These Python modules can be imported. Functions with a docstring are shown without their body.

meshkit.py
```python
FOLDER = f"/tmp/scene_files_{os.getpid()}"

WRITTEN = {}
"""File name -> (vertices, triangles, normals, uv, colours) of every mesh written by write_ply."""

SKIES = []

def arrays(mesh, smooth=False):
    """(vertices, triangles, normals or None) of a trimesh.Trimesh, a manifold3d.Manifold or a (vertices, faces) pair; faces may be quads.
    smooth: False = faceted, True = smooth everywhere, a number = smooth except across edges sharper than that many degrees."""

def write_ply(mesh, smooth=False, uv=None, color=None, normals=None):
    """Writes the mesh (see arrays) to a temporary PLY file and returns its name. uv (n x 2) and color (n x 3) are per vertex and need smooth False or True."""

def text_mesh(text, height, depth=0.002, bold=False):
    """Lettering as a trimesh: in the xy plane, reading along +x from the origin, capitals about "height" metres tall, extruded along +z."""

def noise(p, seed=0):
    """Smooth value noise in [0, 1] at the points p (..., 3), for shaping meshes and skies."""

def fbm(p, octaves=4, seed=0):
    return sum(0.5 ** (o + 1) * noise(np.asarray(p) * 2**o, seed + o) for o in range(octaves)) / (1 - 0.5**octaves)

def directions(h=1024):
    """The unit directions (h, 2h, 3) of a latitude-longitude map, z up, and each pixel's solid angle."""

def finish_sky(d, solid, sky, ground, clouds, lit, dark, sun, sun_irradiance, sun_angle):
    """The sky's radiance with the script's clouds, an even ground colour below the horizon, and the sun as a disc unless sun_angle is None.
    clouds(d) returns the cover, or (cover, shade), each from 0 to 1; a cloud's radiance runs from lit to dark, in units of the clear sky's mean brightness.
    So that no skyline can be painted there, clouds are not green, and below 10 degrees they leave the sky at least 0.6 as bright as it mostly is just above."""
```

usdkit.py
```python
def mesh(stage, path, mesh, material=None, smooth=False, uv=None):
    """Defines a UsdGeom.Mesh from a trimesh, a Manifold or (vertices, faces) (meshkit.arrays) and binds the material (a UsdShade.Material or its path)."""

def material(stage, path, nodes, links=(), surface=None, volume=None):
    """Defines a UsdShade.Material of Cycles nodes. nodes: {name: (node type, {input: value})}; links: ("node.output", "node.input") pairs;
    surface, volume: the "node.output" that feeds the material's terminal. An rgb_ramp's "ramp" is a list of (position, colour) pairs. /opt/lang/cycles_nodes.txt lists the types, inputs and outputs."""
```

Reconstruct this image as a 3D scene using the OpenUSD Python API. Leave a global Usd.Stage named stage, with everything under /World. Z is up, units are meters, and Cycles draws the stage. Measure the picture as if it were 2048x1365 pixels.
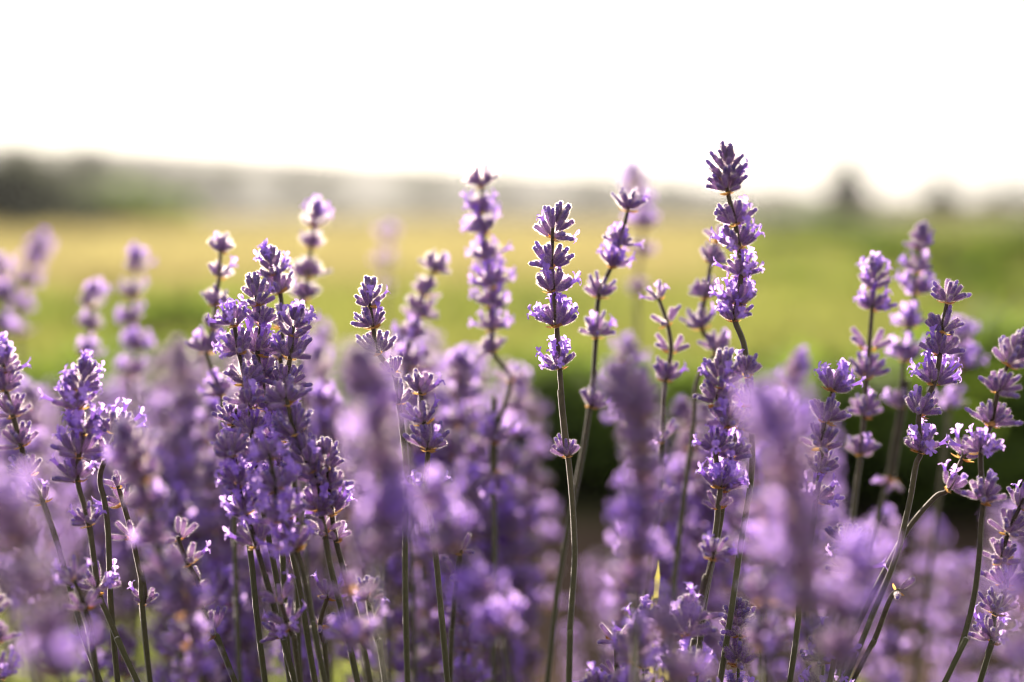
import math, random
import numpy as np, trimesh, usdkit, meshkit
from pxr import Usd, UsdGeom, UsdLux, UsdShade, Gf, Sdf, Vt

stage = Usd.Stage.CreateInMemory()
UsdGeom.SetStageUpAxis(stage, 'Z'); UsdGeom.SetStageMetersPerUnit(stage, 1.0)
UsdGeom.Xform.Define(stage, '/World'); UsdGeom.Scope.Define(stage, '/World/Looks')

# ------------------------------------------------------------------ camera, sky, sun, exposure
CAM_H, PITCH, FOCAL, APERTURE = 0.55, 5.3, 50.0, 36.0
FOCUS = 0.575
cam = UsdGeom.Camera.Define(stage, '/World/camera')
cam.AddTranslateOp().Set((0, 0, CAM_H)); cam.AddRotateXOp().Set(90 - PITCH)
cam.CreateFocalLengthAttr(FOCAL); cam.CreateHorizontalApertureAttr(APERTURE); cam.CreateVerticalApertureAttr(APERTURE * 682 / 1024)
cam.CreateFStopAttr(2.6); cam.CreateFocusDistanceAttr(FOCUS); cam.CreateClippingRangeAttr((0.02, 100000.0))
cam.CreateExposureAttr(1.82)
SUN_EL, SUN_AZ = math.radians(14.0), math.radians(-8.0)          # azimuth from +Y (the view) towards +X
sun_dir = (math.sin(SUN_AZ) * math.cos(SUN_EL), math.cos(SUN_AZ) * math.cos(SUN_EL), math.sin(SUN_EL))
usdkit.material(stage, '/World/Looks/sky_look', {
    'sky': ('sky_texture', {'sky_type': 'single_scattering', 'sun_disc': False, 'sun_elevation': SUN_EL, 'sun_rotation': SUN_AZ,
                            'air_density': 1.0, 'aerosol_density': 0.3, 'ozone_density': 1.0}),
    'tc': ('texture_coordinate', {}), 'map': ('mapping', {'scale': (1.0, 1.0, 3.0)}), 'n': ('noise_texture', {'scale': 1.6, 'detail': 4.0, 'roughness': 0.5}),
    'cover': ('map_range', {'from_min': 0.3, 'from_max': 0.7, 'to_min': 0.88, 'to_max': 0.94}), 'mix': ('mix_color', {'b': (5.3, 5.1, 4.8)}),      # thin milky high cloud over most of the sky
    'bg': ('background_shader', {'strength': 0.05})}, [('tc.generated', 'map.vector'), ('map.vector', 'n.vector'), ('n.fac', 'cover.value'), ('cover.result', 'mix.fac'), ('sky.color', 'mix.a'), ('mix.result', 'bg.color')], surface='bg.background')
dome = UsdLux.DomeLight.Define(stage, '/World/sky')
UsdShade.MaterialBindingAPI.Apply(dome.GetPrim()).Bind(UsdShade.Material.Get(stage, '/World/Looks/sky_look'))
dome.GetPrim().SetCustomDataByKey('kind', 'structure')
sun = UsdLux.DistantLight.Define(stage, '/World/sun')
sun.CreateIntensityAttr(1.25); sun.CreateAngleAttr(0.5); sun.CreateColorAttr((1.0, 0.88, 0.72)); sun.CreateNormalizeAttr(True)
zaxis = Gf.Vec3d(*sun_dir)
sun.AddTransformOp().Set(Gf.Matrix4d(Gf.Rotation(Gf.Vec3d(0, 0, 1), zaxis), Gf.Vec3d(0, 0, 0)))

# ------------------------------------------------------------------ helpers
def P(px, py, d):
    """World point that lies d metres in front of the camera on the line of sight of a pixel of the 2048 x 1365 photograph."""
    k = APERTURE / FOCAL * d / 2048
    xc, yc = (px - 1024) * k, -(py - 682.5) * k
    a = math.radians(PITCH)
    return np.array([xc, d * math.cos(a) + yc * math.sin(a), CAM_H - d * math.sin(a) + yc * math.cos(a)])

def unit(v): v = np.asarray(v, float); return v / max(np.linalg.norm(v), 1e-12)
used = {}
def numbered(parent, name):
    k = used.get((parent, name), 0); used[(parent, name)] = k + 1
    return f'{parent}/{name}' + (f'_{k:03d}' if k else '')
def obj(name, mesh, mat, parent='/World', smooth=True, tint=None):
    path = numbered(str(parent), name)
    m = usdkit.mesh(stage, path, mesh, f'/World/Looks/{mat}', smooth=smooth)
    if tint is not None:
        UsdGeom.PrimvarsAPI(m).CreatePrimvar('tint', Sdf.ValueTypeNames.FloatArray, 'vertex').Set(Vt.FloatArray.FromNumpy(np.asarray(tint, np.float32)))
    return path
def tag(path, label=None, cat=None, group=None, kind=None):
    p = stage.GetPrimAtPath(path)
    for k, v in (('label', label), ('category', cat), ('group', group), ('kind', kind)):
        if v: p.SetCustomDataByKey(k, v)
    return path
def frame(z, spin=0.0):
    """Rotation matrix whose third column is z."""
    z = unit(z); a = np.array([1.0, 0, 0]) if abs(z[0]) < 0.8 else np.array([0, 1.0, 0])
    x = unit(a - z * (a @ z)); y = np.cross(z, x)
    c, s = math.cos(spin), math.sin(spin)
    return np.stack([c * x + s * y, -s * x + c * y, z], 1)
def place(path, R, s, t):
    M = np.eye(4); M[:3, :3] = np.asarray(R) * s; M[:3, 3] = t
    x = UsdGeom.Xform.Define(stage, path); x.AddTransformOp().Set(Gf.Matrix4d(M.T.tolist())); return path
def copy_of(cls, path, R, s, t):
    place(path, R, s, t)
    p = stage.GetPrimAtPath(path); p.GetReferences().AddInternalReference(cls); p.SetInstanceable(True); return path
def grid_faces(n, m, closed):
    """Quads of an n x m grid of points; the second index wraps round if closed."""
    f = []
    for i in range(n - 1):
        for j in range(m if closed else m - 1):
            a, b = i * m + j, i * m + (j + 1) % m
            f.append((a, b, b + m, a + m))
    return np.array(f)
def tris(q): q = np.asarray(q); return np.vstack([q[:, [0, 1, 2]], q[:, [0, 2, 3]]])
def join(parts):
    """parts: (v, f[, t]) lists -> one (v, f, t)"""
    V, F, T, n = [], [], [], 0
    for p in parts:
        V.append(p[0]); F.append(p[1] + n); T.append(p[2] if len(p) > 2 else np.zeros(len(p[0]))); n += len(p[0])
    return np.vstack(V), np.vstack(F), np.concatenate(T)
def spline(pts, n):
    """Catmull-Rom through pts, n samples between each two."""
    p = np.asarray(pts, float); p = np.vstack([2 * p[0] - p[1], p, 2 * p[-1] - p[-2]])
    out = []
    for i in range(1, len(p) - 2):
        for t in np.linspace(0, 1, n, endpoint=False):
            a, b, c, d = p[i - 1: i + 3]
            out.append(0.5 * (2 * b + (c - a) * t + (2 * a - 5 * b + 4 * c - d) * t * t + (3 * b - a - 3 * c + d) * t ** 3))
    out.append(p[-2]); return np.array(out)
def tube(path, r, sides=8, square=0.12):
    path = np.asarray(path); n = len(path); r = np.broadcast_to(r, n)
    tang = np.gradient(path, axis=0); V = []
    R = frame(tang[0])
    for i in range(n):
        z = unit(tang[i]); x = unit(R[:, 0] - z * (R[:, 0] @ z)); y = np.cross(z, x); R = np.stack([x, y, z], 1)
        a = np.linspace(0, 2 * math.pi, sides, endpoint=False)
        rr = r[i] * (1 + square * np.cos(4 * a))
        V.append(path[i] + np.outer(np.cos(a) * rr, x) + np.outer(np.sin(a) * rr, y))
    V = np.vstack(V); F = tris(grid_faces(n, sides, True))
    caps = [[0, j + 1, j] for j in range(1, sides - 1)] + [[(n - 1) * sides, (n - 1) * sides + j, (n - 1) * sides + j + 1] for j in range(1, sides - 1)]
    return V, np.vstack([F, caps]), np.repeat(np.linspace(0, 1, n), sides)

# ------------------------------------------------------------------ materials
def velvet(name, dark, light, base, trans, trans_w, sheen=0.8, sheen_tint=(1, 0.93, 0.95), noise_scale=900, rand=0.35):
    """Downy plant surface: tint (0 at its foot, 1 at its tip) runs from base to a colour between dark and light."""
    usdkit.material(stage, f'/World/Looks/{name}', {
        'geo': ('texture_coordinate', {}), 'n': ('noise_texture', {'scale': noise_scale, 'detail': 3.0}),
        'rnd': ('object_info', {}), 'add': ('math', {'math_type': 'multiply_add', 'value2': rand, 'value3': -rand / 2}),
        'sum': ('math', {'math_type': 'add', 'use_clamp': True}),
        'ramp': ('rgb_ramp', {'ramp': [(0.25, dark), (0.75, light)]}),
        'tint': ('attribute', {'attribute': 'tint'}), 'tr': ('map_range', {'from_min': 0.0, 'from_max': 0.6, 'clamp': True}),
        'mix': ('mix_color', {'a': base}),
        'bump': ('bump', {'strength': 0.5, 'distance': 0.0002}),
        'hair': ('math', {'math_type': 'greater_than', 'value2': 1.5}), 'hw': ('map_range', {'to_min': trans_w, 'to_max': 0.78}),
        'hm': ('mix_color', {'b': (0.62, 0.52, 0.66)}), 'ht': ('mix_color', {'a': trans, 'b': (0.98, 0.92, 0.91)}),
        'p': ('principled_bsdf', {'roughness': 0.75, 'specular_ior_level': 0.25, 'sheen_weight': sheen, 'sheen_roughness': 0.35, 'sheen_tint': sheen_tint}),
        't': ('translucent_bsdf', {}), 'm': ('mix_closure', {}),
        'rf': ('refraction_bsdf', {'color': (1.0, 0.95, 0.93), 'roughness': 0.6, 'IOR': 1.15}), 'hh': ('math', {'math_type': 'multiply', 'value2': 0.75}), 'out': ('mix_closure', {})},
        [('geo.object', 'n.vector'), ('rnd.random', 'add.value1'), ('n.fac', 'sum.value1'), ('add.value', 'sum.value2'), ('sum.value', 'ramp.fac'),
         ('tint.fac', 'tr.value'), ('tr.result', 'mix.fac'), ('ramp.color', 'mix.b'), ('mix.result', 'hm.a'), ('hm.result', 'p.base_color'), ('tint.fac', 'hair.value1'), ('hair.value', 'hm.fac'), ('hair.value', 'ht.fac'), ('hair.value', 'hw.value'),
         ('hw.result', 'm.fac'), ('ht.result', 't.color'), ('n.fac', 'bump.height'), ('bump.normal', 'p.normal'), ('p.BSDF', 'm.closure1'), ('t.BSDF', 'm.closure2'), ('hair.value', 'hh.value1'), ('hh.value', 'out.fac'), ('m.closure', 'out.closure1'), ('rf.BSDF', 'out.closure2')], surface='out.closure')
velvet('calyx_look', (0.105, 0.065, 0.27), (0.27, 0.18, 0.48), (0.25, 0.22, 0.30), (0.87, 0.64, 0.93), 0.48)
velvet('bud_look', (0.15, 0.11, 0.34), (0.30, 0.22, 0.54), (0.18, 0.14, 0.34), (0.55, 0.36, 0.85), 0.35, sheen=0.5)
velvet('corolla_look', (0.22, 0.115, 0.74), (0.42, 0.28, 0.94), (0.22, 0.11, 0.68), (0.76, 0.51, 1.0), 0.58, sheen=0.15, noise_scale=500)
velvet('stem_look', (0.05, 0.04, 0.032), (0.12, 0.10, 0.06), (0.10, 0.11, 0.05), (0.3, 0.3, 0.12), 0.06, sheen=0.6, noise_scale=300)
velvet('bract_look', (0.30, 0.17, 0.06), (0.45, 0.27, 0.11), (0.30, 0.2, 0.08), (0.95, 0.58, 0.18), 0.6, sheen=0.2)
velvet('leaf_look', (0.09, 0.12, 0.05), (0.18, 0.22, 0.09), (0.08, 0.10, 0.04), (0.42, 0.48, 0.12), 0.4, sheen=0.3, noise_scale=60)
velvet('grass_look', (0.06, 0.085, 0.02), (0.14, 0.155, 0.045), (0.06, 0.075, 0.025), (0.29, 0.31, 0.075), 0.45, sheen=0.0, noise_scale=8, rand=0.8)
velvet('bush_look', (0.045, 0.075, 0.016), (0.10, 0.15, 0.03), (0.04, 0.06, 0.014), (0.24, 0.36, 0.045), 0.42, sheen=0.0, noise_scale=8, rand=0.8)
velvet('dry_grass_look', (0.24, 0.20, 0.08), (0.36, 0.31, 0.13), (0.2, 0.17, 0.07), (0.46, 0.40, 0.17), 0.4, sheen=0.0, noise_scale=8, rand=0.8)
velvet('tree_leaf_look', (0.045, 0.055, 0.05), (0.09, 0.10, 0.085), (0.04, 0.05, 0.04), (0.14, 0.16, 0.10), 0.3, sheen=0.0, noise_scale=3, rand=0.6)
velvet('bark_look', (0.06, 0.045, 0.035), (0.12, 0.09, 0.07), (0.08, 0.06, 0.05), (0.1, 0.1, 0.1), 0.0, sheen=0.0, noise_scale=20)
usdkit.material(stage, '/World/Looks/ground_look', {
    'g': ('geometry', {}), 'sep': ('separate_xyz', {}),
    'n': ('noise_texture', {'scale': 0.22, 'detail': 4.0}), 'n2': ('noise_texture', {'scale': 9.0, 'detail': 6.0, 'roughness': 0.65}),
    'w': ('math', {'math_type': 'multiply_add', 'value2': 7.0, 'value3': -3.5}),
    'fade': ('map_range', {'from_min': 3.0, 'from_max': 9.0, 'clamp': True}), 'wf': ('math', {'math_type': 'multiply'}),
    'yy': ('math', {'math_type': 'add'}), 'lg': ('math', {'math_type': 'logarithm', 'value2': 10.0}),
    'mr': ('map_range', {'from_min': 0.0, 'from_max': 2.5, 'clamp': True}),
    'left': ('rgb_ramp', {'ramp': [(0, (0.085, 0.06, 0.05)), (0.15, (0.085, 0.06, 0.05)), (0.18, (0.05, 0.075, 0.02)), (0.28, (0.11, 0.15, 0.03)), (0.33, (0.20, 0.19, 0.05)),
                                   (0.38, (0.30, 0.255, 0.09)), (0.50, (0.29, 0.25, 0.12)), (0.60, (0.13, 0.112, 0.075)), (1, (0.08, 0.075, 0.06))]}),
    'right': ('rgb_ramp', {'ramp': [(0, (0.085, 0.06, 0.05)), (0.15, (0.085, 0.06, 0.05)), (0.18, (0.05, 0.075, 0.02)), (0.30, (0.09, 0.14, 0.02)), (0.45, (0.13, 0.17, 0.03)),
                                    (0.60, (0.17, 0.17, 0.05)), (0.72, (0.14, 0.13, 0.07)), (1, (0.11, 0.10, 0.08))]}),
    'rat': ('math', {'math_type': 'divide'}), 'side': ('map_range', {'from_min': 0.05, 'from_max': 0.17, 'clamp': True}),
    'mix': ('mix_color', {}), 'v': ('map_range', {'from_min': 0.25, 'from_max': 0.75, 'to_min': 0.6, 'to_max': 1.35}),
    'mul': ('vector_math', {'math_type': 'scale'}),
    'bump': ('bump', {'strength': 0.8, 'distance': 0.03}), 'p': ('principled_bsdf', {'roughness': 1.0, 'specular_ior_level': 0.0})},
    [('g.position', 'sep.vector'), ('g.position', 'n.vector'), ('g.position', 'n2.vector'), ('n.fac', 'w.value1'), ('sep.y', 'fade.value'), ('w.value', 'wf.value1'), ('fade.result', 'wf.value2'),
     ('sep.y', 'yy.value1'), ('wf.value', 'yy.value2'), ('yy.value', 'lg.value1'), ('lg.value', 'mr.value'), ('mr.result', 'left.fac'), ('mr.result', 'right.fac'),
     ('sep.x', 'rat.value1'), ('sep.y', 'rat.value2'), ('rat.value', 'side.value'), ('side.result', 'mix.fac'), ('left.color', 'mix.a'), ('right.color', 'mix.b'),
     ('n2.fac', 'v.value'), ('mix.result', 'mul.vector1'), ('v.result', 'mul.scale'), ('mul.vector', 'p.base_color'), ('n2.fac', 'bump.height'), ('bump.normal', 'p.normal')], surface='p.BSDF')
usdkit.material(stage, '/World/Looks/hill_look', {
    'g': ('geometry', {}), 'n': ('noise_texture', {'scale': 0.03, 'detail': 5.0}),
    'ramp': ('rgb_ramp', {'ramp': [(0.3, (0.022, 0.028, 0.03)), (0.7, (0.045, 0.05, 0.045))]}), 'p': ('principled_bsdf', {'roughness': 1.0, 'specular_ior_level': 0.0})},
    [('g.position', 'n.vector'), ('n.fac', 'ramp.fac'), ('ramp.color', 'p.base_color')], surface='p.BSDF')
usdkit.material(stage, '/World/Looks/haze_look', {'v': ('principled_volume', {'color': (0.96, 0.97, 1.0), 'density': 0.00016, 'anisotropy': 0.7})}, [], volume='v.volume')

# ------------------------------------------------------------------ ground, hills, haze
rng = np.random.default_rng(4)
ys = np.concatenate([np.linspace(-30, 0, 6), np.linspace(0.4, 40, 60), np.geomspace(42, 740, 30)])
xs = np.sinh(np.linspace(-5.48, 5.48, 81)) * 4.0
X, Y = np.meshgrid(xs, ys); Z = 0.05 * meshkit.fbm(np.stack([X.ravel() * 0.08, Y.ravel() * 0.08, 0 * X.ravel()], 1)).reshape(X.shape) * np.clip((Y - 3) / 10, 0, 1)
ground = np.stack([X.ravel(), Y.ravel(), Z.ravel()], 1)
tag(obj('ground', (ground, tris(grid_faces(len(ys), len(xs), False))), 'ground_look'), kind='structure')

def hill(name, y, depth, prof):
    hx = np.linspace(-0.62, 0.62, 120) * y; px = 1024 + hx / y * 2048 / 0.72
    top = np.interp(px, [p[0] for p in prof], [p[1] for p in prof])
    h = np.maximum((424 - top) * 0.72 / 2048 * y, 2.0) + CAM_H
    h = h * (1 + 0.10 * meshkit.fbm(np.stack([hx * 0.012, 0 * hx + y, 0 * hx], 1)))
    rows = [(0.0, 0.0), (0.25, 0.55), (0.5, 0.92), (0.62, 1.0), (0.8, 0.85), (1.0, 0.0)]
    V = np.vstack([np.stack([hx, np.full_like(hx, y + (a - 0.6) * depth), h * b - (b == 0) * 0.5], 1) for a, b in rows])
    tag(obj(name, (V, tris(grid_faces(len(rows), len(hx), False))), 'hill_look'), kind='structure')
hill('hill', 420, 120, [(-900, 290), (0, 294), (300, 306), (600, 322), (900, 336), (1200, 352), (1450, 378), (1700, 402), (2100, 418), (3000, 420)])
hill('hill', 620, 160, [(-900, 345), (200, 350), (700, 352), (1000, 362), (1350, 385), (1600, 396), (2000, 408), (3000, 410)])
hz = trimesh.creation.box((1000, 930, 39)); hz.apply_translation((0, 345, 18))
tag(obj('haze', hz, 'haze_look', smooth=False), kind='stuff', label='thin warm haze over the fields')

# ------------------------------------------------------------------ foliage pieces
def leaf_cards(centres, normals_rng, length, width, rng, up=0.0, tilt=None):
    """Bent leaf quads (two triangles pairs each) with random directions, at centres."""
    n = len(centres); d = normals_rng.normal(size=(n, 3)); d[:, 2] += up
    d /= np.linalg.norm(d, axis=1, keepdims=True)
    s = np.cross(d, rng.normal(size=(n, 3))); s /= np.linalg.norm(s, axis=1, keepdims=True)
    L = length * rng.uniform(0.6, 1.3, (n, 1)); W = width * rng.uniform(0.7, 1.2, (n, 1)); b = np.cross(d, s)
    a = centres; mid = a + d * L * 0.5 + b * L * 0.06; tip = a + d * L
    V = np.stack([a, mid - s * W / 2, mid + s * W / 2, tip], 1).reshape(-1, 3)
    i = np.arange(n)[:, None] * 4
    F = np.vstack([i + [0, 1, 2], i + [1, 3, 2]])
    return V, F, np.tile([0.1, 0.6, 0.6, 1.0], n)
def ball(n, rng, r, flat=1.0, inner=0.45):
    d = rng.normal(size=(n, 3)); d /= np.linalg.norm(d, axis=1, keepdims=True)
    return d * r * (inner + (1 - inner) * rng.random((n, 1)) ** 0.5) * np.array([1, 1, flat])

def make_tree_class(path, height, width, seed, conical=False):
    rng = np.random.default_rng(seed); stage.CreateClassPrim(path)
    th = height * (0.9 if conical else 0.55)
    parts = [tube(spline([(0, 0, -0.1), (0.05 * width, 0.02, th * 0.4), (0, 0, th)], 5), np.linspace(0.03, 0.008, 11) * height, 7, 0)]
    C = []
    for k in range(22):
        if conical:
            z = height * (0.10 + 0.86 * k / 21); w = width * 0.5 * (1.02 - k / 21) ** 0.9
            for j in range(7):
                a = rng.uniform(0, 6.28); C.append(((w * 0.62 * math.cos(a), w * 0.62 * math.sin(a), z), w * 0.42 + 0.10 * width))
        else:
            a, b = rng.uniform(0, 6.28), rng.uniform(0, 1) ** 0.5; z = height * rng.uniform(0.25, 0.9)
            env = math.sqrt(max(0.05, 1 - ((z / height - 0.5) / 0.5) ** 2)) * width * 0.38
            C.append(((b * env * math.cos(a), b * env * math.sin(a), z), width * rng.uniform(0.14, 0.24)))
            if k < 8:
                parts.append(tube(spline([(0, 0, th * rng.uniform(0.4, 0.9)), np.array(C[-1][0]) * [0.5, 0.5, 0.9], C[-1][0]], 3), np.linspace(0.012, 0.003, 7) * height, 5, 0))
    v, f, t = join(parts); obj('trunk', (v, f), 'bark_look', path, tint=t)
    cs = np.vstack([ball(int(30 + 12 * (not conical)), rng, r, 0.8) + c for c, r in C])
    v, f, t = leaf_cards(cs, rng, height * 0.10, height * 0.06, rng); obj('crown', (v, f), 'tree_leaf_look', path, smooth=False, tint=t)
for i in range(3): make_tree_class(f'/World/_tree_{i}', 1.0, (0.95, 0.8, 1.15)[i], 20 + i)
make_tree_class('/World/_tree_3', 1.0, 0.62, 31, True)
TREES = [  # px, top py, distance, kind, label
    (40, 306, 75, 0, 'tall dark tree at the far left edge of the treeline, highest on that side', 0.9),
    (-70, 330, 75, 1, 'dark tree cut by the left edge of the picture in the treeline', 1.1),
    (190, 308, 85, 1, 'broad dark tree second from the left, just right of a dip in the treeline', 1.25),
    (115, 340, 90, 2, 'low tree filling the dip between the two tallest left trees', 1.2),
    (290, 336, 105, 0, 'grey tree sloping down right of the broad dark tree', 1.2),
    (372, 345, 130, 2, 'pale hazy flat-topped tree left of the middle of the treeline', 1.3),
    (455, 345, 140, 0, 'pale hazy tree above the double-headed lavender stalk on the left', 1.2),
    (570, 345, 160, 1, 'hazy tree on its own after a gap in the treeline, above the pale tall stalk', 1.1),
    (655, 352, 170, 0, 'very pale tree in the bright glow left of centre', 1.4),
    (850, 354, 180, 2, 'very pale wide tree in the treeline left of the tall centre stalk', 1.5),
    (1000, 362, 190, 1, 'pale rounded tree behind the tall centre stalk', 1.5),
    (1180, 368, 200, 0, 'hazy rounded tree right of the lone flower stalk', 1.5),
    (1345, 376, 200, 2, 'low wide hazy tree left of the tallest lavender spike', 1.5),
    (1560, 392, 260, 2, 'low dark bluish tree right of the tallest lavender spike', 1.9),
    (1692, 342, 110, 3, 'cone-shaped dark green tree standing alone on the right', 1.35),
    (1882, 372, 120, 3, 'smaller pointed tree right of the cone-shaped tree', 1.5),
    (1990, 388, 120, 0, 'low dark round tree near the right edge of the horizon', 1.5),
    (2070, 392, 120, 1, 'low dark tree cut by the right edge of the horizon', 1.6),
]
for px, py, d, k, label, wide in TREES:
    g = P(px, 424, d); h = (424 - py + 16) * 0.72 / 2048 * d + CAM_H
    q = copy_of(f'/World/_tree_{k}', numbered('/World', 'conical_tree' if k == 3 else 'tree'), frame((0, 0, 1), px * 0.7) @ np.diag([wide, wide, 1]), h, (g[0], g[1], 0))
    tag(q, label, 'tree', 'trees along the horizon')

# a large bushy shrub in front of the left trees, and low green bushes behind the lavender
def make_bush_class(path, n, mat, seed, L, W, up=0.5):
    rng = np.random.default_rng(seed); stage.CreateClassPrim(path)
    C = [((rng.uniform(-.32, .32), rng.uniform(-.32, .32), rng.uniform(0.15, 0.62)), rng.uniform(0.16, 0.3)) for _ in range(16)]
    cs = np.vstack([ball(n // 16, rng, r) + c for c, r in C]); cs[:, 2] = np.abs(cs[:, 2])
    v, f, t = leaf_cards(cs, rng, L, W, rng, up); obj('foliage', (v, f), mat, path, smooth=False, tint=t)
    st = [tube(spline([(0, 0, -0.02), np.array(c) * [.5, .5, .6], c], 3), 0.012, 5, 0) for c, r in C]
    v, f, t = join(st); obj('stem', (v, f), 'bark_look', path, tint=t)
make_bush_class('/World/_bush_0', 2600, 'bush_look', 51, 0.16, 0.07); make_bush_class('/World/_bush_1', 2600, 'bush_look', 52, 0.13, 0.06)
make_bush_class('/World/_bush_2', 3200, 'leaf_look', 53, 0.20, 0.022, 0.9)
make_bush_class('/World/_bush_3', 2600, 'bush_look', 54, 0.16, 0.07); make_bush_class('/World/_bush_4', 2600, 'tree_leaf_look', 55, 0.16, 0.08)
BUSHES = [  # px, top py, distance, width, kind, label
    (300, 700, 2.9, 0.75, 0, 'round dark green bush behind the dense stalks on the left'),
    (60, 730, 3.1, 0.7, 1, 'dark green bush low behind the stalks at the left edge'),
    (640, 735, 3.0, 0.7, 0, 'green bush behind the blurred stalks left of centre'),
    (930, 745, 3.2, 0.7, 1, 'green bush hidden behind the thick pale stalk at centre'),
    (1150, 715, 2.8, 0.62, 0, 'dark green bush showing beside the lone centre stem'),
    (1390, 735, 3.1, 0.75, 1, 'green bush behind the two tall stalks right of centre'),
    (1640, 725, 3.0, 0.7, 0, 'green bush between the tallest spike and the right-hand stalks'),
    (1830, 690, 2.7, 0.8, 1, 'dark green bush behind the right-hand stalks, above the bare soil'),
    (2030, 640, 2.9, 0.8, 0, 'tall dark green bush at the right edge'),
]
for px, py, d, w, k, label in BUSHES:
    t = P(px, py, d); q = copy_of(f'/World/_bush_{k}', numbered('/World', 'green_bush'), frame((0, 0, 1), px) @ np.diag([w, w, t[2] / 0.86]), 1.0, (t[0], t[1], 0))
    tag(q, label, 'bush', 'low green bushes behind the lavender row')
FIELD = [  # px, distance, width, height, kind, label
    (1570, 9, .8, .24, 1, 'green field bush just right of the tallest spike'), (1700, 7, .7, .22, 0, 'green field bush left of the flowering tip on the right'), (1890, 9.5, 1.1, .36, 1, 'dark field bush above the sharp leaning stalk'),
    (1985, 6, .7, .28, 0, 'dark field bush between the leaning stalk and the right edge'), (2050, 10, 1.2, .38, 0, 'dark field bush at the right edge below the horizon trees'), (1790, 14, 1.5, .34, 1, 'small far field bush under the pointed trees'),
    (1620, 18, 2.0, .4, 0, 'small far field bush below the cone-shaped tree'), (1150, 5.4, .7, .22, 1, 'field bush between the lone stalk and the leaning stalk'), (900, 5.2, .6, .2, 0, 'field bush left of the thick pale stalk'),
    (360, 4.6, .7, .26, 0, 'field bush just above the dense left mass'), (120, 5, .6, .24, 1, 'field bush between the two far-left soft stalks')]
for px, d, w, h, k, label in FIELD:
    t = P(px, 500, d); tag(copy_of(f'/World/_bush_{k}', numbered('/World', 'field_bush'), frame((0, 0, 1), px) @ np.diag([w, w, h / 0.86]), 1.0, (t[0], t[1], 0)), label, 'bush', 'bushes dotted over the green field')
for px, top, d, w, label in ((25, 318, 26, 2.4, 'tall dark grey shrub at the left edge, in front of the treeline'), (112, 398, 24, 1.6, 'lower bluish dark shrub beside the tall one at the left edge')):
    t = P(px, top, d); tag(copy_of('/World/_bush_4', numbered('/World', 'dark_shrub'), frame((0, 0, 1), px) @ np.diag([w, w, t[2] / 0.86]), 1.0, (t[0], t[1], 0)), label, 'shrub')
t = P(250, 378, 30); tag(copy_of('/World/_bush_3', numbered('/World', 'roadside_bush'), frame((0, 0, 1), 1) @ np.diag([2.6, 2.6, t[2] / 0.86]), 1.0, (t[0], t[1], 0)),
    'olive green bushy shrub in front of the dark trees on the far left', 'bush')

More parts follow.
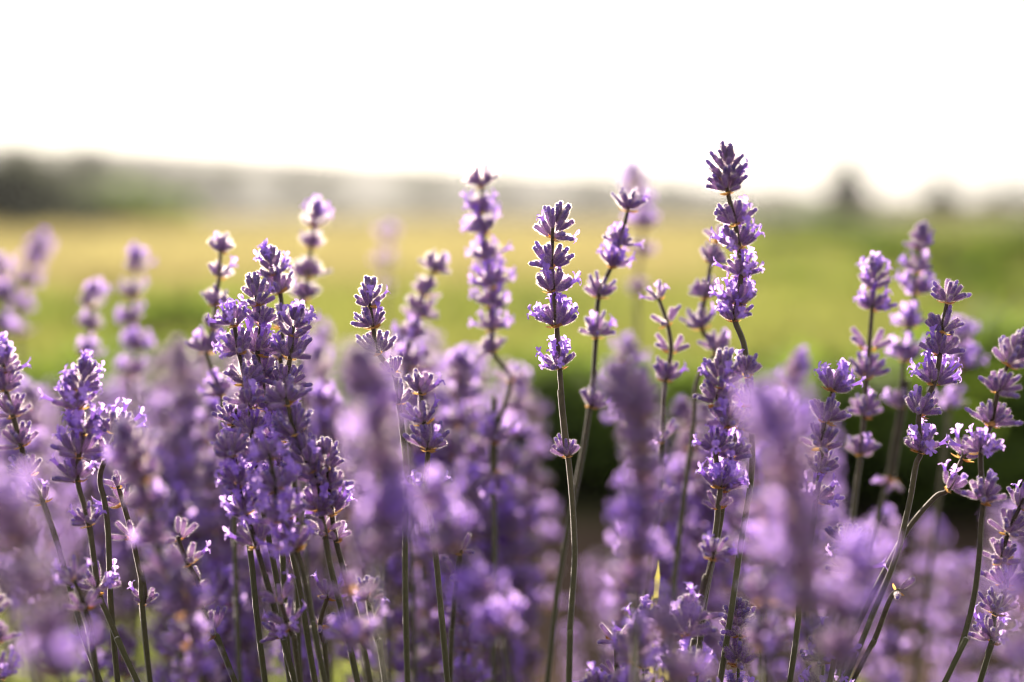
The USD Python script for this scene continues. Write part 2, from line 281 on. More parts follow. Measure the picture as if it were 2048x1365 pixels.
# grass of the field (uncountable)
def scatter(name, mat, n, y0, y1, keep, h, seed, label):
    pi = UsdGeom.PointInstancer.Define(stage, f'/World/{name}'); rng = np.random.default_rng(seed)
    protos = []
    for k in range(2):
        path = f'/World/{name}/blades_{k:03d}' if k else f'/World/{name}/blades'
        rr = np.random.default_rng(seed * 10 + k); parts = []
        for _ in range(45):
            a = rr.uniform(0, 6.28); r = rr.uniform(0, 0.16); b = np.array([r * math.cos(a), r * math.sin(a), -0.01]); hh = h * rr.uniform(0.5, 1.2)
            lean = rr.normal(size=2) * 0.35 * hh; w = 0.005 + 0.007 * rr.random(); s = np.array([math.cos(a + 1.5), math.sin(a + 1.5), 0]) * w
            m = b + [lean[0] * 0.4, lean[1] * 0.4, hh * 0.6]; tip = b + [lean[0], lean[1], hh]
            parts.append((np.array([b - s, b + s, m - s * .8, m + s * .8, tip]), np.array([[0, 1, 3], [0, 3, 2], [2, 3, 4]]), np.array([0, 0, .5, .5, 1.])))
        v, f, t = join(parts); me = usdkit.mesh(stage, path, (v, f), f'/World/Looks/{mat}')
        UsdGeom.PrimvarsAPI(me).CreatePrimvar('tint', Sdf.ValueTypeNames.FloatArray, 'vertex').Set(Vt.FloatArray.FromNumpy(t.astype(np.float32)))
        protos.append(path)
    pi.CreatePrototypesRel().SetTargets(protos)
    pts, sc = [], []
    while len(pts) < n:
        y = y0 * (y1 / y0) ** rng.random(); x = rng.uniform(-0.62, 0.62) * y + rng.normal() * 0.3
        d = meshkit.fbm(np.array([[x * 0.5, y * 0.35, 3.0 + seed]]))[0]
        if not keep(x, y, d, rng): continue
        pts.append((x, y, 0.0)); sc.append(rng.uniform(0.7, 1.25) * (1 + 0.012 * y))
    a = rng.uniform(0, 6.28, n)
    pi.CreatePositionsAttr(Vt.Vec3fArray.FromNumpy(np.array(pts, np.float32)))
    pi.CreateScalesAttr(Vt.Vec3fArray.FromNumpy(np.repeat(np.array(sc, np.float32)[:, None], 3, 1)))
    pi.CreateOrientationsAttr(Vt.QuathArray([Gf.Quath(math.cos(t / 2), 0, 0, math.sin(t / 2)) for t in a]))
    pi.CreateProtoIndicesAttr(Vt.IntArray.FromNumpy(rng.integers(0, 2, n).astype(np.int32)))
    tag(f'/World/{name}', label, 'grass', kind='stuff')
scatter('grass', 'grass_look', 5200, 3.3, 30, lambda x, y, d, r: d > -0.05 and (x / y > 0.10 + 0.05 * d or y < 6.0 + 4 * d - 4 * max(0, 0.12 - abs(x / y + 0.02))), 0.17, 7, 'bright backlit green grass covering the field behind the bushes')
scatter('dry_grass', 'dry_grass_look', 2400, 5.4, 32, lambda x, y, d, r: x / y < 0.12 + 0.05 * d and y > 5.6 + 4 * d, 0.22, 8, 'pale golden dry grass in the field on the left and centre')

# ------------------------------------------------------------------ lavender pieces (class prims, metres)
def calyx_mesh(rng, L, r, sides=10):
    """Ribbed downy tube, its foot at the origin, along +z, bent a little."""
    prof = [(0.0, 0.30), (0.10, 0.62), (0.3, 0.95), (0.6, 1.08), (0.85, 1.02), (1.0, 0.86), (0.97, 0.55), (0.80, 0.30)]
    a = np.linspace(0, 2 * math.pi, sides, endpoint=False); bend = rng.uniform(-0.1, 0.16)
    V = []
    for j, (z, q) in enumerate(prof):
        rib = 1 + (0.10 * np.cos(a * sides / 2)) * (0.2 < z)
        tooth = (0.03 * np.cos(a * sides / 2)) * (j in (5,)) * L
        V.append(np.stack([np.cos(a) * r * q * rib + bend * L * z * z * 0.6, np.sin(a) * r * q * rib, np.full(sides, z * L) + tooth], 1))
    V = np.vstack(V); F = tris(grid_faces(len(prof), sides, True)); n = (len(prof) - 1) * sides
    F = np.vstack([F, [[n, n + j, n + j + 1] for j in range(1, sides - 1)], [[0, j + 1, j] for j in range(1, sides - 1)]])
    return V, F, np.repeat([p[0] for p in prof], sides)
def downy(m, rng, n, ln, wd):
    """Adds n fine hairs (single slim triangles, tint 2) that stand off a mesh's outer side."""
    v, f, t = m[0], np.asarray(m[1]), m[2]
    a, b, c = v[f[:, 0]], v[f[:, 1]], v[f[:, 2]]; nr = np.cross(b - a, c - a); ar = np.linalg.norm(nr, axis=1)
    ok = (t[f].min(1) > 0.05) & (ar > 0); k = rng.choice(len(f), n, p=ar * ok / (ar * ok).sum())
    u = rng.random((n, 2)); u[u.sum(1) > 1] = 1 - u[u.sum(1) > 1]
    p = a[k] + (b - a)[k] * u[:, :1] + (c - a)[k] * u[:, 1:]; d = nr[k] / ar[k][:, None] + rng.normal(size=(n, 3)) * 0.30 + [0, 0, 0.15]
    d /= np.linalg.norm(d, axis=1, keepdims=True); s = np.cross(d, rng.normal(size=(n, 3))); s /= np.linalg.norm(s, axis=1, keepdims=True)
    V = np.stack([p - s * wd / 2, p + s * wd / 2, p + d * ln * rng.uniform(.5, 1.2, (n, 1))], 1).reshape(-1, 3)
    return join([m, (V, np.arange(3 * n).reshape(n, 3), np.full(3 * n, 2.0))])
def bud_mesh(rng, L, r, sides=7):
    h = L * rng.uniform(0.16, 0.46); prof = [(0.82 * L, 0.55), (L, 0.74), (L + h * .5, 0.90), (L + h * .85, 0.66), (L + h, 0.12)]
    a = np.linspace(0, 2 * math.pi, sides, endpoint=False)
    V = np.vstack([np.stack([np.cos(a) * r * q * (1 + .12 * np.cos(2 * a)), np.sin(a) * r * q, np.full(sides, z)], 1) for z, q in prof])
    F = tris(grid_faces(len(prof), sides, True)); n = (len(prof) - 1) * sides
    return V, np.vstack([F, [[n, n + j, n + j + 1] for j in range(1, sides - 1)]]), np.repeat([0, .3, .6, .8, 1], sides)
def corolla_mesh(rng, L, r):
    """Two-lipped flower: a tube out of the calyx mouth, two large upper lobes and three small lower ones."""
    sides = 8; a = np.linspace(0, 2 * math.pi, sides, endpoint=False); ext = rng.uniform(0.30, 0.6) * L
    prof = [(0.8 * L, 0.55), (L + ext * .4, 0.62), (L + ext, 0.95)]
    V = np.vstack([np.stack([np.cos(a) * r * q + 0.25 * r * k, np.sin(a) * r * q, np.full(sides, z)], 1) for k, (z, q) in enumerate(prof)])
    parts = [(V, tris(grid_faces(3, sides, True)), np.repeat([0.2, .5, .7], sides))]
    for ang, ln, wd, open_ in ((0.42, 2.3, 1.75, 0.75), (-0.42, 2.3, 1.75, 0.75), (2.2, 1.5, 1.1, 1.15), (math.pi, 1.7, 1.2, 1.2), (-2.2, 1.5, 1.1, 1.15)):
        ang += rng.normal() * 0.12; open_ += rng.normal() * 0.22; ln *= r * rng.uniform(0.85, 1.2); wd *= r
        o = np.array([math.cos(ang), math.sin(ang), 0]); s = np.array([-math.sin(ang), math.cos(ang), 0]); row = []
        for i, u in enumerate((0, .35, .7, 1.0)):
            th = open_ * (0.4 + 0.9 * u); w = wd * (0.6, 1.0, 1.02, 0.5)[i]
            c = np.array([0.5 * r, 0, L + ext]) + o * r * 0.85 + (o * math.sin(th) + np.array([0, 0, 1]) * math.cos(th)) * ln * u
            wav = rng.normal(size=3) * 0.13 * r
            row += [c - s * w / 2 + o * wav[0], c + (o * -0.12 * r) + o * wav[1], c + s * w / 2 + o * wav[2]]
        parts.append((np.array(row), tris(grid_faces(4, 3, False)), np.repeat([0.6, .8, .9, 1], 3)))
    return join(parts)
def bract_mesh(rng, ang, size):
    o = np.array([math.cos(ang), math.sin(ang), 0]); s = np.array([-math.sin(ang), math.cos(ang), 0]); row = []
    el = rng.uniform(-0.15, 0.5)
    for i, u in enumerate((0, .4, .75, 1.0)):
        w = size * (0.5, 0.9, 0.55, 0.03)[i]; c = o * (0.0008 + size * u * math.cos(el)) + np.array([0, 0, -0.0004 + size * u * math.sin(el) + size * .12 * u * u])
        row += [c - s * w / 2, c - np.array([0, 0, w * 0.18]), c + s * w / 2]
    return np.array(row), tris(grid_faces(4, 3, False)), np.repeat([.2, .5, .8, 1], 3)

KINDS = {  # outer, middle, inner calyces; share with bud; share with open flower; extra height of the upper tiers
    'b': (8, 6, 3, .6, .05, 0.0), 'm': (8, 6, 3, .4, .30, 0.0), 'f': (8, 6, 3, .25, .6, 0.0), 't': (9, 8, 7, .55, .03, 0), 'u': (9, 8, 7, .3, .3, 0),
    's': (4, 2, 0, .3, .03, 0.0), 'v': (4, 3, 1, .2, .4, 0.0), 'p': (2, 0, 0, .2, .0, 0.0)}
def whorl_pieces(kind, seed, hairs=850, hl=.00080, hw=.000065):
    """All pieces of one whorl in its own frame: lists of (v, f, t) calyces, buds, corollas, bracts."""
    rng = np.random.default_rng(seed); no, nm, ni, pb, pf, lift = KINDS[kind]
    cal, buds, cor, br = [], [], [], []
    if kind in 'tu':        # the domed head of a spike: tiers of ever steeper, shorter calyces
        tiers = [(no, 12, 42, 0.0, 1.0), (nm, 38, 62, .0028, .95), (ni, 58, 78, .0055, .85), (5, 74, 89, .0075, .72)]
    else:
        tiers = [(max(no + int(rng.integers(-1, 2)), 2), 8, 46, 0.0, 1.0), (nm, 42, 68, .0007, 1.0), (ni, 64, 86, .0016, .95)]
    for n, e0, e1, up, short in tiers:
        ph = rng.uniform(0, 6.28)
        for k in range(n):
            az = ph + k * 2 * math.pi / max(n, 1) + rng.normal() * 0.16; az -= 0.22 * math.sin(2 * az)
            el = math.radians(rng.uniform(e0, e1)); d = np.array([math.cos(az) * math.cos(el), math.sin(az) * math.cos(el), math.sin(el)])
            L = rng.uniform(.0050, .0069) * short; r = rng.uniform(.00078, .00098)
            foot = np.array([math.cos(az), math.sin(az), 0]) * (.0016 - .0006 * (e0 > 50)) + [0, 0, up + rng.uniform(0, .0014)]
            R = frame(d); up_in = R.T @ np.array([0, 0, 1.0]); R = R @ frame((0, 0, 1), math.atan2(up_in[1], up_in[0]))
            tr = lambda m: (m[0] @ R.T + foot, m[1], m[2])
            cal.append(tr(downy(calyx_mesh(rng, L, r), rng, hairs, hl, hw))); q = rng.random()
            if q < pf: cor.append(tr(corolla_mesh(rng, L, r * 1.15)))
            elif q < pf + pb: buds.append(tr(downy(bud_mesh(rng, L, r), rng, hairs // 4, hl * .7, hw)))
    for k in range(2 if kind == 'p' else 5): br.append(bract_mesh(rng, rng.uniform(0, 6.28), rng.uniform(.0022, .0042)))
    return cal, buds, cor, br
VARIANTS = {'b': 5, 'm': 5, 'f': 5, 't': 3, 'u': 3, 's': 4, 'v': 3, 'p': 2}
seed0 = 100
for kind, n in VARIANTS.items():
    for i in range(n):
        seed0 += 1; path = f'/World/_whorl_{kind}_{i}'; stage.CreateClassPrim(path)
        cal, buds, cor, br = whorl_pieces(kind, seed0)
        for m in cal: obj('calyx', m[:2], 'calyx_look', path, tint=m[2])
        for m in buds: obj('bud', m[:2], 'bud_look', path, tint=m[2])
        for m in cor: obj('corolla', m[:2], 'corolla_look', path, tint=m[2])
        for m in br: obj('bract', m[:2], 'bract_look', path, tint=m[2])

# ------------------------------------------------------------------ the stalks that can be told apart
def stem_down(pts, root_y):
    """Carries a stem on from its lowest seen point to the ground, leaning towards the bush's crown."""
    p, q = pts[-2], pts[-1]; d = unit(q - p); d = unit(np.array([d[0] * 0.8, d[1], min(d[2], -0.5)]))
    end = q + d * max((q[2] - 0.0) / -d[2], 0.02); end[1] = 0.55 * end[1] + 0.45 * root_y; end[2] = 0.02
    mid = (q + end) / 2 + np.array([0, 0, 0]) + 0.12 * d * np.linalg.norm(q - end)
    return [mid, end]
GROUPS = 'lavender flower stalks in the foreground bush'
def stalk(d, whorls, stem, label, seed, top=1.0, dlow=None, fat=1.0):
    """whorls: (px, py, kind, size) from the tip down; stem: (px, py) points further down; d: distance at the tip, dlow at the lowest point."""
    rs = random.Random(seed); dlow = d if dlow is None else dlow
    ys_ = [w[1] for w in whorls] + [s[1] for s in stem]; y0, y1 = ys_[0], max(ys_[-1], ys_[0] + 1)
    at = lambda x, y: P(x, y, d + (dlow - d) * (y - y0) / (y1 - y0))
    wp = [at(w[0], w[1] + (34 if w[2] in 'tu' else 16) * w[3] * FOCUS / d) for w in whorls]; sp = [at(*s) for s in stem]
    if len(sp) == 0: sp = [at(whorls[-1][0] + 4, whorls[-1][1] + 120)]
    pts = wp + sp
    head = unit(pts[0] - pts[1]) * (0.004 if whorls[0][2] in 'tubmf' else 0.0012)
    pts = [pts[0] + head] + pts; pts = pts + stem_down(pts, 0.75)
    root = pts[-1].copy(); root[2] = 0.0
    path = place(numbered('/World', 'lavender_stalk'), np.eye(3), 1.0, root)
    sv = spline(np.array(pts) - root, 6); L = np.linspace(0, 1, len(sv))
    v, f, t = tube(sv[::-1], np.interp(1 - L[::-1], [0, 1], [0.0011, 0.0011])[::-1] * fat * np.interp(L[::-1], [0, .25, 1], [0.55, .85, 1.1]), 8)
    v, f, t = downy((v, f, t), np.random.default_rng(seed), 1800, .00035, .00006)
    obj('stem', (v, f), 'stem_look', path, tint=t)
    for i, w in enumerate(whorls):
        a = pts[i + 1]; tg = unit(pts[i] - pts[i + 2] if i + 2 < len(pts) else pts[i] - pts[i + 1])
        cls = f'/World/_whorl_{w[2]}_{rs.randrange(VARIANTS[w[2]])}'
        copy_of(cls, numbered(path, 'whorl'), frame(tg + np.array([rs.gauss(0, .11), rs.gauss(0, .11), 0]), rs.uniform(0, 6.28)), w[3] * rs.uniform(.88, 1.12) * 1.02, a - root)
    tag(path, label, 'lavender stalk', GROUPS)
W = lambda s, k=1.0: [(int(a.split(',')[0]), int(a.split(',')[1]), a.split(',')[2], float(a.split(',')[3]) * k if a.count(',') > 2 else k) for a in s.split()]
S = lambda s: [tuple(int(v) for v in a.split(',')) for a in s.split()]
STALKS = [
 # in focus, from left to right
 (.55, '8,712,u,.9 12,765,b,.9 26,815,b 42,875,b 58,935,b 86,992,v,.8', '112,1080 135,1160 165,1260 200,1365', 'sharp dark stalk leaning in from the left edge with budded whorls close together'),
 (.55, '160,745,u 152,800,f 168,850,f,1.1 158,895,f,1.1 155,945,m 178,1035,m,.9 197,1165,v', '215,1230 245,1300 275,1365', 'sharp stalk with a long crowded violet head near the left side'),
 (.56, '232,850,m 214,895,s', '200,960 215,1050 235,1365', 'short violet side stalk touching the right of the crowded violet head'),
 (.575, '236,958,s 247,993,s 265,1062,s 292,1192,s,.8', '282,1150 300,1365', 'thin stalk of small grey buds behind the left foreground'),
 (.55, '357,1062,s 375,1110,s 397,1150,p 402,1195,p 425,1248,s', '440,1290 470,1365', 'thin curved stalk of small pale-edged buds at lower left'),
 (.64, '441,492,b,.85 438,540,s 430,597,b,.9 427,645,b,.85 412,690,m 441,775,m', '445,850 465,960 480,1365', 'pale backlit stalk with four spaced whorls, left of the twin heads'),
 (.575, '515,580,t,.9 522,632,b,.95 515,690,m,1.1 524,742,b,1.1 532,800,m,1.1', '545,850 560,1000 580,1365', 'sharp violet stalk with forked-looking head at left of centre'),
 (.60, '548,520,u,.9 560,570,b 565,640,b 560,700,m', '575,800 590,1000 600,1365', 'stalk with a bright open flower on its tip behind the forked-looking head'),
 (.565, '468,635,f,.9 478,690,m 490,750,b 468,830,b 465,880,b', '470,930 500,1100 530,1365', 'crowded violet stalk just left of the sharp forked-looking head'),
 (.545, '463,895,b 478,955,f 490,1010,f 512,1072,v 562,1258,b,.8', '530,1150 550,1220 575,1310 590,1365', 'sharp stalk with open violet flowers above a long dark stem at lower left'),
 (.53, '540,900,m 552,960,f,1.15 565,1020,f,1.15 590,1080,f', '605,1140 625,1240 650,1365', 'thick violet flower head on twin dark stems at lower left'),
 (.55, '575,790,b 590,850,b 622,900,t,1.1 635,945,b 640,1000,b,1.1 650,1050,s', '660,1130 690,1250 715,1365', 'tall leaning stalk of purple buds in the middle of the left clump'),
 (.68, '627,425,u,.95 622,480,b 615,540,b 608,585,m 600,640,m', '600,750 610,1000 620,1365', 'soft backlit stalk with pale tip rising above the left clump'),
 (.575, '740,582,t,.9 746,640,b,.95 757,692,b,.95 788,735,m,.9 797,790,b', '803,850 812,950 810,1100 815,1365', 'sharp stalk with three pinkish budded whorls left of centre'),
 (.56, '841,770,m 848,830,b 856,882,b 850,975,v', '858,1020 870,1100 880,1200 895,1365', 'short sharp stalk with dark stem left of the centre'),
 (.68, '866,530,b,.95 848,577,b,.9 836,617,b 822,662,m 815,720,m', '815,820 820,1000 830,1365', 'soft stalk bending to the right with hook-like tip left of centre'),
 (.66, '964,360,b,.95 962,412,m 967,452,m 975,505,m 985,560,f,1.1 980,600,m 985,645,m 986,690,b 1020,750,s 985,870,m 990,930,f', '988,790 985,960 990,1100 985,1365', 'tall thick softly blurred stalk left of the lone centre stalk'),
 (.575, '1105,436,t,1.15 1103,516,b,1.08 1107,566,m,1.05 1113,634,f,1.05 1119,718,f,1.08 1133,898,b,.85', '1120,780 1130,860 1142,970 1148,1060 1149,1130 1140,1260 1138,1365', 'sharp lone lavender stalk with six spaced whorls at the centre of the picture'),
 (.62, '1256,408,b,.9 1237,478,m,.95 1222,520,f 1198,578,b 1192,658,m 1184,800,m', '1190,740 1170,880 1150,985 1120,1150 1095,1365', 'stalk leaning right with a bare stem just right of the lone centre stalk'),
 (.62, '1318,588,v,.8 1335,633,s,1.1 1342,688,s,1.1 1330,745,m 1323,865,s,1.1 1316,985,s', '1300,1100 1285,1250 1280,1365', 'thin pale stalk of spread-out bud pairs between the two tallest spikes'),
 (.64, '1432,470,s 1422,512,b,.95 1410,580,b 1403,642,b 1430,690,b', '1395,760 1385,870 1370,980 1350,1150 1330,1365', 'stalk of grey buds tucked behind the tallest spike on its left'),
 (.56, '1453,325,t,.95 1455,368,b,.95 1471,432,m,1.05 1478,478,f 1482,535,m,1.05 1474,592,f 1470,625,f', '1490,700 1502,830 1503,950 1480,1100 1440,1365', 'tallest lavender spike with dark stem, right of centre'),
 (.555, '1440,738,t,1.0 1436,790,b 1455,832,m 1432,885,m 1440,958,f 1436,1000,s', '1432,1060 1415,1160 1385,1280 1365,1365', 'crowded violet stalk below the tallest spike, its left half'),
 (.56, '1492,735,m 1500,790,b 1480,840,b 1462,900,m 1448,965,f', '1440,1050 1410,1200 1390,1365', 'crowded violet stalk below the tallest spike, its right half'),
 (.545, '1425,1098,m,1.0 1393,1220,p', '1412,1150 1402,1210 1385,1300 1375,1365', 'short stalk with a single sharp whorl low at right of centre'),
 (.56, '1666,765,f,.95 1650,826,b 1644,878,b 1640,928,b 1632,985,m', '1625,1060 1600,1200 1580,1365', 'sharp stalk topped by pink-violet open flowers right of the blurred spike'),
 (.63, '1748,545,u,1.0 1744,605,m 1738,680,s,1.25 1733,738,b,1.1 1728,815,b,1.1 1722,893,m,1.1', '1712,980 1700,1100 1680,1365', 'stalk with bright flowering tip and six whorls on the right'),
 (.67, '1838,468,t,1.0 1833,530,m 1828,572,f 1820,640,m 1808,705,m 1800,800,m 1785,945,s', '1815,760 1790,870 1770,985 1730,1130 1680,1365', 'softly blurred tallest stalk of the right-hand group'),
 (.575, '1894,588,b 1884,648,b 1880,692,b,1.1 1868,752,f 1838,812,b,1.1 1842,886,m', '1832,930 1818,1010 1790,1120 1745,1230 1690,1365', 'sharp leaning stalk with long curved stem in the right-hand group'),
 (.55, '2016,695,t,.95 1996,768,b,1.05 1982,832,b,1.05 1962,888,m 1966,985,b', '1962,1050 1958,1120 1945,1210 1920,1300 1890,1365', 'sharp dark blue-violet stalk near the right edge'),
 (.585, '1925,898,v,1.1 1896,962,v,1.1', '1870,995 1815,1060 1765,1150 1710,1260 1660,1365', 'side stem with two small bud clusters slanting behind the right-hand group'),
 (.56, '2040,1000,b,.9 2016,1050,b 2005,1105,b 2012,1155,b 1990,1210,b 1985,1265,m', '1975,1310 1960,1365', 'greyish crowded budding stalk at the lower right edge'),
 (.575, '1795,1165,p,1.1', '1780,1200 1745,1290 1705,1365', 'bare stem with one open flower low on the right'),
 (.57, '1232,1270,s 1235,1340,s', '1236,1365 1240,1400', 'tiny stalk of two bud clusters at the bottom, right of centre'),
 (.56, '1690,1070,b 1700,1130,m', '1690,1200 1660,1365', 'short stalk poking up behind the bright violet blurred flower'),
 (.57, '585,640,u,.9 580,700,m 570,760,b 560,815,m 556,865,f 552,920,m', '560,1000 600,1180 630,1365', 'long stalk of crowded whorls between the forked-looking head and the left clump'),
 (.56, '500,795,m 503,850,m 512,905,b 518,950,f', '530,1040 560,1200 580,1365', 'violet stalk deep in the left clump with flowers at its lower end'),
 (.555, '655,905,t,.9 660,960,b 664,1010,m 672,1065,s', '690,1150 720,1260 740,1365', 'purple budded stalk on the right side of the left clump'),
 (.54, '560,1185,s 575,1235,v,.9', '590,1290 600,1365', 'small violet flower cluster low on the dark stems at lower left'),
 (.58, '655,1180,v 640,1235,s', '650,1300 655,1365', 'small open violet flowers among the twin dark stems at lower left'),
 (.53, '150,1150,v,.9 170,1200,s', '185,1280 195,1365', 'low stalk of small violet flowers left of the curved dark stem'),
 (.55, '735,1180,m,.9 745,1235,s', '760,1300 770,1365', 'low violet stalk under the large blurred violet spike'),
 (.60, '920,1090,s 915,1140,s', '905,1250 900,1365', 'thin stalk of sparse buds right of the dark stem left of the centre'),
 # further back, soft
 (.87, '1269,352,u,1.05 1280,400,m 1285,445,f 1280,500,m 1275,575,m', '1275,680 1270,900 1260,1365', 'blurred stalk standing behind the right-leaning stalk'),
 (.95, '72,485,u,1.1 62,520,f 52,560,m 40,610,m 38,660,b', '40,760 50,1000 60,1365', 'blurred pink-mauve stalk high on the far left'),
 (.85, '2,530,u 8,590,m 5,650,m', '10,800 20,1365', 'blurred stalk cut by the left edge beside the pink-mauve one'),
 (.76, '183,588,u 178,648,b 172,700,m 168,750,b', '170,850 185,1365', 'blurred stalk with round pale tip above the crowded violet head'),
 (.78, '269,515,u 265,582,b 262,632,m 272,685,f 262,740,m', '265,850 275,1365', 'blurred stalk with round lilac tip between the left stalks'),
 (1.1, '775,465,u,1.05 772,520,m 770,570,m', '770,680 775,1365', 'faint far stalk standing above the middle of the field'),
 (.9, '640,672,u 632,730,m 625,790,m', '630,900 650,1365', 'blurred slanting mauve stalk behind the left clump'),
 (.8, '1252,705,u,1.1 1240,765,m 1250,830,f', '1250,930 1240,1365', 'bright blurred lilac head between the bare stems right of centre'),
 (.76, '1590,720,u 1575,765,m 1560,820,f', '1555,930 1545,1365', 'soft lilac flower stalk right of the tallest spike'),
 (.74, '1920,660,u 1925,720,f 1900,800,m', '1890,900 1830,1365', 'blurred stalk half hidden behind the sharp leaning stalk on the right'),
 (.72, '648,795,f,1.0 645,850,m 640,920,m', '650,1000 660,1365', 'pale pink-white flowering stalk behind the left clump'),
 # nearer than the focus, large and blurred
 (0.39, '735,725,t 742,775,m 752,825,f 762,875,b 770,925,b 772,975,m 765,1030,f 760,1085,b', '760,1120 770,1365', 'large blurred violet spike in front, left of centre'),
 (0.36, '1550,800,u,1.05 1562,860,f 1575,920,b 1586,985,b 1595,1050,m 1602,1115,b 1610,1185,m', '1620,1260 1640,1365', 'large pale blurred spike in front, right of centre'),
 (0.43, '1275,760,t,1.1 1279,815,b 1283,870,b 1284,925,b 1281,980,m 1278,1035,f 1275,1090,m 1270,1150,b', '1270,1260 1275,1365', 'blurred mauve spike in front, below the two tall spikes'),
 (0.47, '275,880,t 285,940,b 300,1000,b 310,1060,m 335,1130,b', '355,1220 370,1365', 'blurred dark violet stalk in front of the left clump'),
 (0.47, '365,1150,t 375,1205,b 385,1260,b 400,1310,f 405,1350,b', '410,1365 420,1420', 'slightly blurred dark purple spike at the bottom left'),
 (0.36, '30,985,u 45,1060,b 70,1150,b 95,1240,b 120,1320,f', '130,1365 150,1450', 'large blurred dark purple spike filling the lower left corner'),
 (0.39, '1715,1125,f 1690,1200,m 1680,1290,b', '1670,1365 1660,1450', 'bright violet blurred flower head in front at lower right'),
 (0.43, '880,985,m 905,1070,m 960,1170,f,1.1 1000,1240,f,1.1', '1010,1310 1020,1365', 'blurred pink-violet flowering stalk in front at bottom centre'),
 (0.36, '2060,1180,f 2050,1270,m', '2040,1365 2030,1450', 'large blurred violet flowers cut by the lower right edge'),
 (0.44, '1530,1010,b 1540,1090,m 1530,1180,b 1525,1270,m', '1525,1365 1530,1450', 'blurred purple stalk in front, under the crowded right-hand heads'),
 (0.40, '1335,1240,b 1350,1330,m', '1355,1420 1360,1480', 'blurred stalk low in front beside the single sharp whorl'),
 (0.47, '700,1175,s 720,1260,m', '730,1330 740,1400', 'blurred small violet flowers low in front left of centre'),
]
for i, (d, wh, st, label) in enumerate(STALKS):
    stalk(d, W(wh), S(st), label, 500 + i, dlow=d + (0.03 if d < .5 else 0.02), fat=1.0)

# ------------------------------------------------------------------ the many stalks behind and between: copies of a few stalk classes
LENGTHS = (0.26, 0.36, 0.46)
def make_stalk_class(path, L, seed):
    rs = random.Random(seed); stage.CreateClassPrim(path)
    bend = rs.uniform(-.03, .03); pts = [(bend * math.sin(2.2 * t), 0.5 * bend * math.sin(3 * t), L * t) for t in np.linspace(0, 1, 7)]
    sv = spline(pts, 3); v, f, t = tube(sv, np.linspace(.0012, .0006, len(sv)), 6); obj('stem', (v, f), 'stem_look', path, tint=1 - t)
    z = L - 0.006; gap = rs.uniform(.0095, .013); n = rs.randint(5, 8)
    for i in range(n):
        k = 'u' if i == 0 and rs.random() < .5 else 't' if i == 0 else rs.choice('bmmfb' if i < n - 2 else 'smv')
        cal, buds, cor, br = whorl_pieces(k, seed * 50 + i, 380, .0008, .00019)
        x = np.interp(z, sv[:, 2], sv[:, 0]); y = np.interp(z, sv[:, 2], sv[:, 1])
        tr = lambda m: (m[0] * 1.1 + [x, y, z], m[1], m[2])
        v, f, t = join([tr(m) for m in cal]); w = obj('whorl', (v, f), 'calyx_look', path, tint=t)
        if cor: v, f, t = join([tr(m) for m in cor]); obj('corolla', (v, f), 'corolla_look', w, tint=t)
        if buds: v, f, t = join([tr(m) for m in buds]); obj('bud', (v, f), 'bud_look', w, tint=t)
        v, f, t = join([tr(m) for m in br]); obj('bract', (v, f), 'bract_look', w, tint=t)
        z -= gap * (1 + 0.16 * i) * rs.uniform(.85, 1.25)
for a in range(3):
    for b in range(4): make_stalk_class(f'/World/_stalk_{a}_{b}', LENGTHS[a], 900 + a * 10 + b)
FILL = [  # x0, x1, y0, y1, d0, d1, count, label
    (-60, 120, 740, 980, .72, 1.25, 22, 'soft mauve stalk massed between the left edge and the crowded violet head'),
    (190, 330, 710, 880, .85, 1.25, 14, 'soft high mauve stalk right of the crowded violet head'),
    (190, 330, 880, 1020, .72, 1.0, 12, 'soft mauve stalk low behind the blurred dark violet stalk on the left'),
    (330, 470, 700, 860, .85, 1.25, 16, 'soft pale stalk behind the four-whorled pale stalk, left of the twin heads'),
    (330, 470, 880, 1030, .72, 1.0, 12, 'soft mauve stalk in the bright speckled mass left of the dark stems'),
    (470, 600, 720, 960, .74, 1.2, 15, 'soft mauve stalk behind the sharp forked-looking head'),
    (600, 720, 690, 960, .72, 1.2, 18, 'soft pale stalk between the left clump and the large blurred violet spike'),
    (720, 810, 690, 960, .8, 1.2, 11, 'soft mauve stalk hidden behind the large blurred violet spike'),
    (810, 900, 670, 960, .74, 1.2, 16, 'soft mauve stalk behind the short sharp stalk left of the centre'),
    (890, 975, 720, 900, .72, 1.05, 9, 'soft pale stalk on the left side of the thick tall stalk'),
    (985, 1045, 720, 900, .72, 1.05, 7, 'soft pale stalk on the right side of the thick tall stalk'),
    (930, 1030, 900, 1080, .72, .95, 10, 'whitish pink soft stalk at the foot of the thick tall stalk'),
    (1240, 1320, 760, 1150, .70, .98, 11, 'soft mauve stalk behind the blurred mauve spike right of centre'),
    (1320, 1420, 760, 1150, .70, .98, 10, 'soft mauve stalk behind the thin pale stalk of bud pairs'),
    (1430, 1540, 740, 1120, .68, .98, 13, 'soft mauve stalk behind the crowded heads under the tallest spike'),
    (1540, 1660, 780, 1150, .68, .98, 11, 'soft mauve stalk behind the large pale blurred spike'),
    (1700, 1880, 1030, 1270, .78, 1.10, 7, 'soft small stalk against bare soil left of the dark blue-violet stalk'),
    (1900, 2080, 980, 1250, .74, 1.10, 7, 'soft small stalk behind the dark blue-violet stalk near the right edge'),
    (1060, 1190, 1100, 1290, .85, 1.10, 4, 'soft small stalk low in the gap beside the lone centre stem'),
    (420, 680, 1130, 1340, .64, .80, 6, 'low stalk among the dark stems at the bottom left of centre'),
    (680, 1000, 1150, 1340, .62, .80, 6, 'low stalk among the stems under the large blurred violet spike'),
    (0, 420, 1100, 1330, .60, .75, 5, 'low dark stalk among the stems at the bottom left'),
    (1250, 1650, 1200, 1360, .50, .62, 6, 'low blurred stalk among the stems at the bottom right of centre'),
]
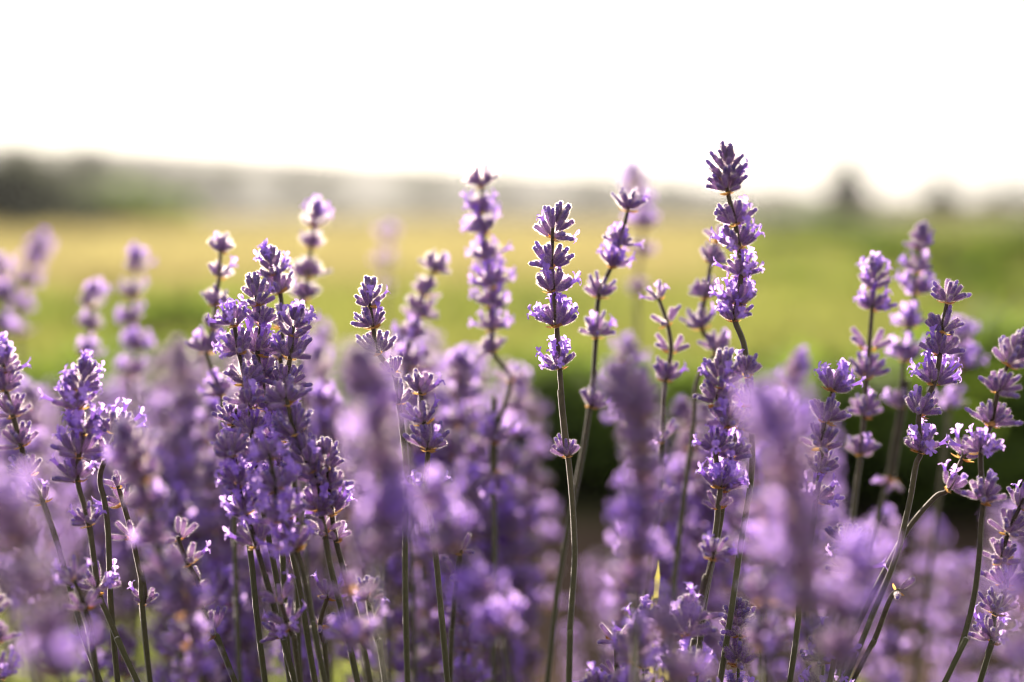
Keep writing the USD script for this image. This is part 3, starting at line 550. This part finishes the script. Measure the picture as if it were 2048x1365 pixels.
rf = random.Random(77)
for x0, x1, y0, y1, d0, d1, n, label in FILL:
    for _ in range(n):
        d = rf.uniform(d0, d1); T = P(rf.uniform(x0, x1), rf.uniform(y0, y1), d)
        lean = np.array([rf.gauss(0, .09) + 0.10 * T[0], rf.gauss(-.02, .08), 1.0]); ln = unit(lean)
        L = (T[2] + 0.0) / ln[2]; a = min(range(3), key=lambda i: abs(LENGTHS[i] - L)); B = T - ln * L
        q = copy_of(f'/World/_stalk_{a}_{rf.randrange(4)}', numbered('/World', 'lavender_stalk'), frame(ln, rf.uniform(0, 6.28)), L / LENGTHS[a], B)
        tag(q, label, 'lavender stalk', label.replace('stalk', 'stalks', 1))
# leafy feet of the lavender bushes
for i, (x, y, w, h, label) in enumerate([(-.62, .98, .5, .30, 'leafy grey-green foot of the lavender at the left'), (-.20, .95, .5, .30, 'leafy grey-green foot of the lavender under the left clump'),
        (.36, .98, .46, .24, 'leafy grey-green foot of the lavender under the right-hand heads'), (.85, .85, .5, .2, 'leafy grey-green foot of the lavender beyond the right edge')]):
    tag(copy_of('/World/_bush_2', numbered('/World', 'lavender_bush'), frame((0, 0, 1), i * 1.3) @ np.diag([w, w, h]), 1.0, (x, y, 0)), label, 'bush', 'leafy feet of the lavender row')

# yellowing grass blades between the stems
def blade(pts, w, label):
    q = np.array([P(*p) for p in pts]); base = q[-1] * [1, 1, 0]; sp = spline(np.vstack([q, base + [0, 0, .005]]), 6) - base
    u = np.linspace(0, 1, len(sp)); wd = w * np.clip(np.minimum(u * 6, 1.0), .03, 1) * .5; side = np.array([.9, .35, 0])
    V = np.stack([sp - side * wd[:, None], sp + [0, .0006, 0], sp + side * wd[:, None]], 1).reshape(-1, 3)
    g = place(numbered('/World', 'grass_blade'), np.eye(3), 1.0, base)
    obj('blade', (V, tris(grid_faces(len(sp), 3, False))), 'yellow_blade_look', g, tint=np.repeat(1 - u, 3)); tag(g, label, 'grass blade')
velvet('yellow_blade_look', (0.16, 0.17, 0.05), (0.24, 0.21, 0.06), (0.12, 0.14, 0.04), (0.42, 0.38, 0.10), 0.4, sheen=0.1, noise_scale=60)
blade([(1317, 1120, .60), (1312, 1200, .60), (1305, 1365, .61)], .0026, 'short yellow grass blade with orange tip between the stems right of centre')
blade([(1350, 1290, .64), (1330, 1365, .64), (1300, 1440, .65)], .0034, 'green-yellow grass blade at the bottom edge right of centre')
blade([(1500, 1330, .66), (1512, 1400, .66), (1520, 1460, .66)], .0040, 'blurred green-yellow grass blade under the large pale blurred spike')
